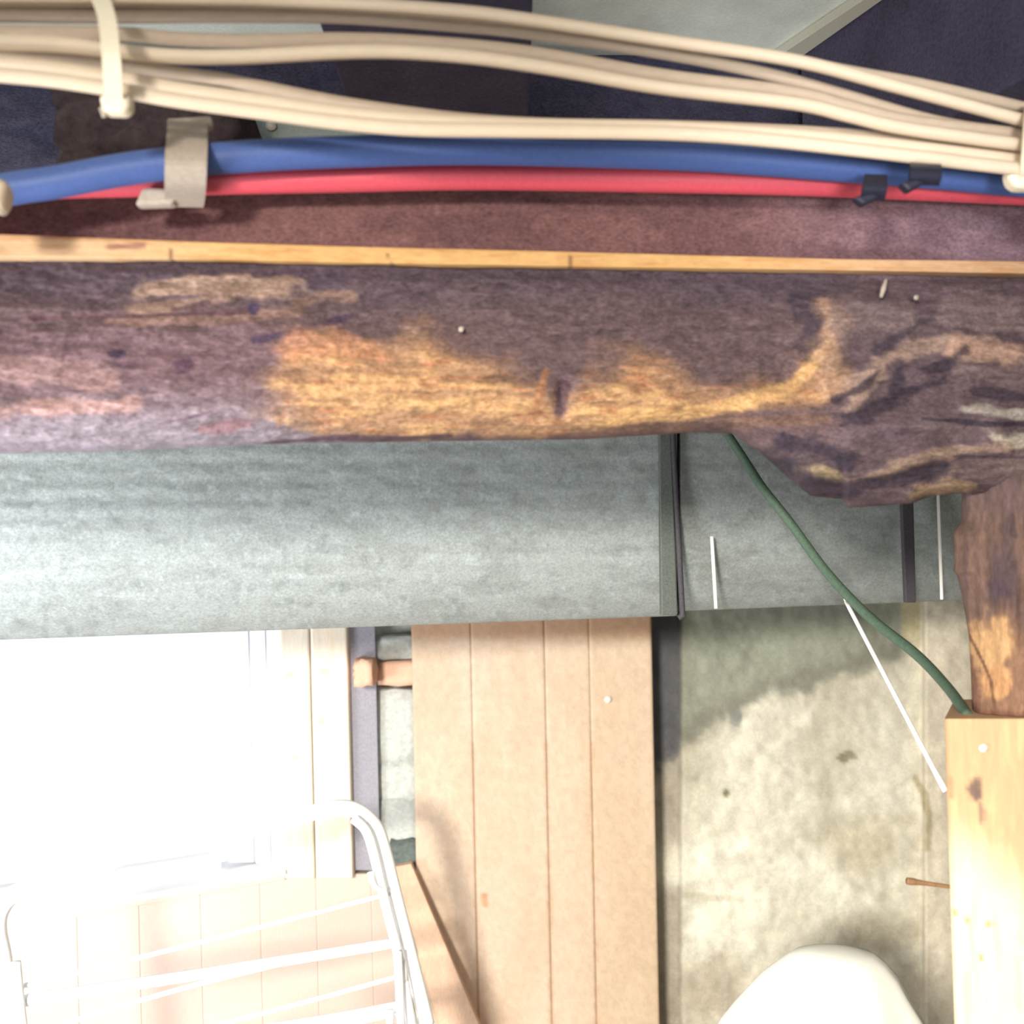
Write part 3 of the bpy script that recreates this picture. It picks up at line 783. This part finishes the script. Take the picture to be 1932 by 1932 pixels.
C = streak(C, PX, PY, [(1832, 1240), (1838, 1300), (1842, 1350)], 8, (112, 76, 60), 0.8, 207)
C = blob(C, PX, PY, 1884, 1110, 26, 26, (74, 58, 64), 0.8, 208, 0.5)
C = streak(C, PX, PY, [(1910, 970), (1912, 1010)], 8, (66, 52, 52), 0.9, 209)
C = streak(C, PX, PY, [(1835, 1350), (2000, 1352)], 14, (104, 70, 54), 0.7, 210)
C = C * (0.72 + 0.56 * n2)[..., None] * (0.85 + 0.3 * n3)[..., None]
dY = 0.05 * (1 - np.sqrt(np.maximum(0, 1 - (1 - np.clip(S / 0.35, 0, 1)) ** 2))) - (n1 - .5) * 0.014 - (n2 - .5) * 0.006
lp = slab('log_post', PX, PY, OA + 0.006, OB, dY, C, M['post_paint'], None, 0.14, off=(0.46, 0))
tag(lp, 'upright dark brown log post under the gnarled beam end', 'post')

pl = interp([(1352, 1781), (1932, 1801), (2700, 1825)])
ys = np.linspace(1356, 1356 + 3800, 230) ; ys = 1356 + (ys - 1356)
ny, nx = 230, 60
PY = np.repeat(np.concatenate([np.linspace(1356, 2000, 180), np.linspace(2030, 4740, 50)])[:, None], nx, 1)
LX = 1782 + (PY[:, :1] - 1356) * 0.0325
PX = LX + np.linspace(0, 1, nx)[None] * (2240 - 1782)
n1 = fbm(PX, PY, 40, 260, 221, 4); n2 = fbm(PX, PY, 14, 120, 222, 4)
C = np.zeros(PX.shape + (3,)) + lin((216, 198, 164))
upm = 1 - sm(1500, 1650, PY - (PX - 1800) * 0.9 + (n1 - .5) * 90)
C = mix(C, lin((178, 144, 108)), upm * 0.95)
C = mix(C, lin((204, 174, 126)), sm(0.52, 0.7, n2) * 0.4)
C = blob(C, PX, PY, 1841, 1490, 16, 28, (100, 80, 72), 0.95, 223, 0.5)
C = blob(C, PX, PY, 1852, 1535, 8, 26, (122, 98, 84), 0.8, 224, 0.4)
C = streak(C, PX, PY, [(1796, 1465), (1797, 1505)], 4, (130, 100, 76), 0.8, 225, 0.3)
for kx, ky in ((1828, 1737), (1867, 1743), (1800, 1722), (1850, 1808)):
    C = blob(C, PX, PY, kx, ky, 6, 9, (176, 136, 84), 0.9, 226, 0.3)
e_ = np.minimum((PX - LX), 6) / 6.0
dY = (1 - e_) ** 2 * 0.003
pp = slab('pine_post', PX, PY, OA, OB, dY, C, M['pine_paint'], None, 0.14, off=(0.46, 0))
tl, trr = pp.data.vertices[0].co.copy(), pp.data.vertices[nx - 1].co.copy()
for v in lp.data.vertices:
    zt = tl.z + (trr.z - tl.z) * (v.co.x - tl.x) / (trr.x - tl.x) + 0.0008
    if v.co.z < zt + 0.012: v.co.z = max(v.co.z, zt)
tag(pp, 'pale new pine post with a knot standing below the dark log post', 'post')
nail('nail', PL(1856, 1412, OA - 0.003, OB), (0.05, 1, 0.05), 0.0042, M['nail'], pp)
rn = tube('nail', [P(1711, 1662, 1.07), P(1722, 1663.5, 1.07), P(1742, 1666, 1.07), P(1792, 1673, 1.07), P(1815, 1676, 1.07)], [0.0036, 0.0036, 0.0024, 0.0018, 0.0018], M['rust'], pp, 8, 3)
tag(rn, 'bent rusty nail')

# ------------------------------------------------------------------ tan panel on the back wall
pan = empty('wood_partition', PL(1010, 1900, 2.09, 0.10))
tag(pan, 'tall tan grooved wood panel leaning on the back wall', 'partition')
pc = [776, 888, 1027, 1111, 1229]
for i, (x0, x1) in enumerate(zip(pc[:-1], pc[1:])):
    PXb, PYb, Tb = grid(x0 + 0.06, x1 - 0.06, 30, lambda x: 1090, lambda x: 2000, 170)
    PXb2, PYb2, _ = grid(x0 + 0.06, x1 - 0.06, 30, lambda x: 2010, lambda x: 2690, 10)
    PXb = np.vstack([PXb, PXb2]); PYb = np.vstack([PYb, PYb2])
    n1 = fbm(PXb, PYb, 60, 240, 231 + i * 0, 4); n2 = fbm(PXb, PYb, 7, 9, 232, 2)
    C = np.zeros(PXb.shape + (3,)) + lin((198, 176, 154))
    C = mix(C, lin((188, 162, 136)), sm(0.45, 0.7, n1) * 0.45)
    C = mix(C, lin((188, 164, 132)), sm(900, 1250, PXb) * 0.4)
    C = mix(C, lin((176, 128, 92)), (1 - sm(1190, 1220, PYb)) * 0.6)  # shadow under the duct painted along the top of the boards
    for gx in (888, 1027, 1111):
        C = streak(C, PXb, PYb, [(gx, 1400), (gx, 2300)], 5, (166, 116, 78), 0.35, 233, 0.7)
    C = streak(C, PXb, PYb, [(905, 1690), (906, 1705)], 8, (172, 122, 84), 0.7, 234)
    C = C * (0.88 + 0.24 * n2)[..., None]
    d = np.maximum(0, 1 - np.minimum(np.abs(PXb - x0), np.abs(PXb - x1)) / 4.0) * 0.0012
    lean = 0.0205 * (PYb - 1190)
    slab('board', PXb + lean, PYb, 2.09, 0.10, d, C, M['panel'], pan, 0.022)
nail('nail', PL(1147, 1320, 2.086, .1), (0, 1, 0), 0.007, M['nail'], pan, 0.02)
lb_ = [P(742, 1636, 2.03), P(776, 1630, 2.03), P(912, 1946, 2.00), P(1000, 2160, 1.98), P(905, 2200, 1.98), P(820, 1946, 2.00)]
lb4 = [lb_[0], lb_[1], lb_[3], lb_[4]]
k0 = (lb4[0] - lb4[3]); k1 = (lb4[1] - lb4[2])
z0 = 0.0
lb4[3] = lb4[0] - k0 * ((lb4[0].z - z0) / k0.z)
lb4[2] = lb4[1] - k1 * ((lb4[1].z - z0) / k1.z)
lo = prism('slanting_strip', lb4, (0, 0.02, 0), M['lean'], None, 0.002)  # tan strip slanting down to the floor beside the panel
tag(lo, 'narrow tan strip slanting down between drying rack and tall panel', 'board')

# ------------------------------------------------------------------ drying rack
rk = empty('drying_rack', (-0.3, 1.0, 0))
tag(rk, 'white enamelled wire drying rack in front of the window', 'drying rack')
def D(px): return float(np.interp(px, [-50, 800], [1.36, 1.66]))
def R(px, py, d=0.0): return P(px, py, D(px) + d)
def foot(p, q):                      # continue the line p->q down to the floor
    k = q - p
    return q + k * ((0.0 - q.z) / k.z)
fA = [R(20, 1932), R(4, 1810), R(-6, 1752), R(2, 1712), R(34, 1684), R(130, 1652), R(264, 1608), R(460, 1563), R(590, 1533), R(640, 1524), R(676, 1531), R(706, 1558), R(722, 1600), R(742, 1680), R(766, 1775), R(790, 1870), R(805, 1932)]
fa = [foot(fA[1], fA[0])] + fA + [foot(fA[-2], fA[-1])]
tube('frame_tube', fa[1:-1], 0.0118, M['rack'], rk, 16, 8)
tube('leg', [fA[0], foot(fA[1], fA[0])], 0.0118, M['rack'], rk, 16, 0)
tube('leg', [fA[-1], foot(fA[-2], fA[-1])], 0.0118, M['rack'], rk, 16, 0)
fB = [R(668, 1545, -.02), R(690, 1566, -.02), R(704, 1605, -.02), R(724, 1690, -.02), R(744, 1770, -.02), R(762, 1850, -.02), R(776, 1932, -.02)]
tube('inner_tube', fB + [foot(fB[-2], fB[-1])], 0.0074, M['rack'], rk, 12, 6)
fC = [R(750, 1795, -.035), R(753, 1850, -.035), R(756, 1932, -.035), R(760, 2050, -.035)]
tube('wire_holder', fC, 0.0064, M['rack'], rk, 10, 4)
tube('wire_holder', [R(30, 1815, -.03), R(36, 1880, -.03), R(44, 1950, -.03), R(52, 2040, -.03)], 0.0060, M['rack'], rk, 10, 4)
tube('hook', [R(698, 1646, -.03), R(705, 1668, -.03), R(711, 1675, -.03), R(728, 1678, -.02)], 0.0045, M['rack'], rk, 8, 5)
tube('hook', [R(735, 1906, -.045), R(737, 1950, -.045)], 0.0058, M['rack'], rk, 8, 0)
for p0, p1, r in (((20, 1866), (735, 1686), .0035), ((30, 1890), (752, 1778), .0078), ((60, 1950), (757, 1764), .0035), ((300, 1962), (760, 1840), .0035),
                  ((500, 1942), (764, 1896), .0074), ((560, 1950), (772, 1908), .0035), ((30, 2060), (780, 1930), .0035)):
    mid = ((p0[0] + p1[0]) / 2, (p0[1] + p1[1]) / 2 + 2)
    if p0 == (60, 1950):
        tube('rail', [R(60, 1950, -.028), R(330, 1869, -.028), R(560, 1812, -.028), R(660, 1793, -.028), R(752, 1780, -.02)], r, M['rack'], rk, 8, 6)
        continue
    tube('rail', [R(p0[0], p0[1], -.02), R(mid[0], mid[1], -.02), R(p1[0], p1[1], -.012)], r, M['rack'], rk, 10, 5)

# ------------------------------------------------------------------ covered stand at the bottom right
YC = 1.52
bm = bmesh.new()
prof = [(1789, 1548, 1580), (1790.5, 1528, 1598), (1794, 1512, 1618), (1801, 1492, 1648), (1815, 1472, 1668), (1840, 1440, 1690), (1870, 1412, 1706), (1900, 1386, 1724), (1932, 1361, 1742), (1990, 1330, 1772), (2080, 1300, 1800), (2250, 1280, 1820), (2600, 1270, 1830), (3440, 1260, 1840)]
rnd = random.Random(4)
seg = 72
rings = []
for (y, l, r) in prof:
    c = P((l + r) / 2, y, YC)
    rx = (r - l) / 2 / F * YC
    z = max(c.z, 0.0)
    ring = []
    dn = min(1.0, (y - 1789) / 140.0)
    for k in range(seg):
        a = 2 * math.pi * k / seg
        f = 1 + dn * (0.035 * math.sin(7 * a + 0.6 + y * 0.002) + 0.02 * math.sin(13 * a + 2.0) - 0.03 * math.exp(-((a - 5.3) / 0.10) ** 2) - 0.03 * math.exp(-((a - 4.2) / 0.08) ** 2))
        fx = 1.0 if abs(math.cos(a)) > 0.93 else f
        ring.append(bm.verts.new((c.x + rx * math.cos(a) * fx, YC + rx * 0.75 * math.sin(a) * f, z)))
    rings.append(ring)
for a_, b_ in zip(rings[:-1], rings[1:]):
    for k in range(seg):
        bm.faces.new((a_[k], a_[(k + 1) % seg], b_[(k + 1) % seg], b_[k]))
bm.faces.new(rings[0][::-1]); bm.faces.new(rings[-1])
tag(bm_obj('fabric_cover', bm, M['cloth'], None, True), 'off-white fabric cover draped to a rounded peak before the back wall', 'cover')

# ------------------------------------------------------------------ loose wires
gp_ = [(1360, 800, 1.46), (1405, 868, 1.44), (1440, 922, 1.42), (1490, 985, 1.40), (1560, 1080, 1.36), (1640, 1164, 1.30), (1730, 1236, 1.22), (1790, 1300, 1.14), (1826, 1352, 1.07)]
go = tube('ground_wire', [P(*p) for p in gp_], [0.0058, 0.0058, 0.006, 0.006, 0.006, 0.006, 0.0058, 0.0056, 0.0054], M['green'], None, 12, 8)
tag(go, 'dull green ground wire sagging from the beam down to the post', 'wire')
wo = tube('white_cord', [P(1596, 1130, 1.40), P(1604, 1150, 1.40), P(1694, 1322, 1.25), P(1783, 1492, 1.12)], 0.0026, M['cord'], None, 10, 4)
tag(wo, 'thin taut white cord slanting from the duct to the pine post', 'cord')
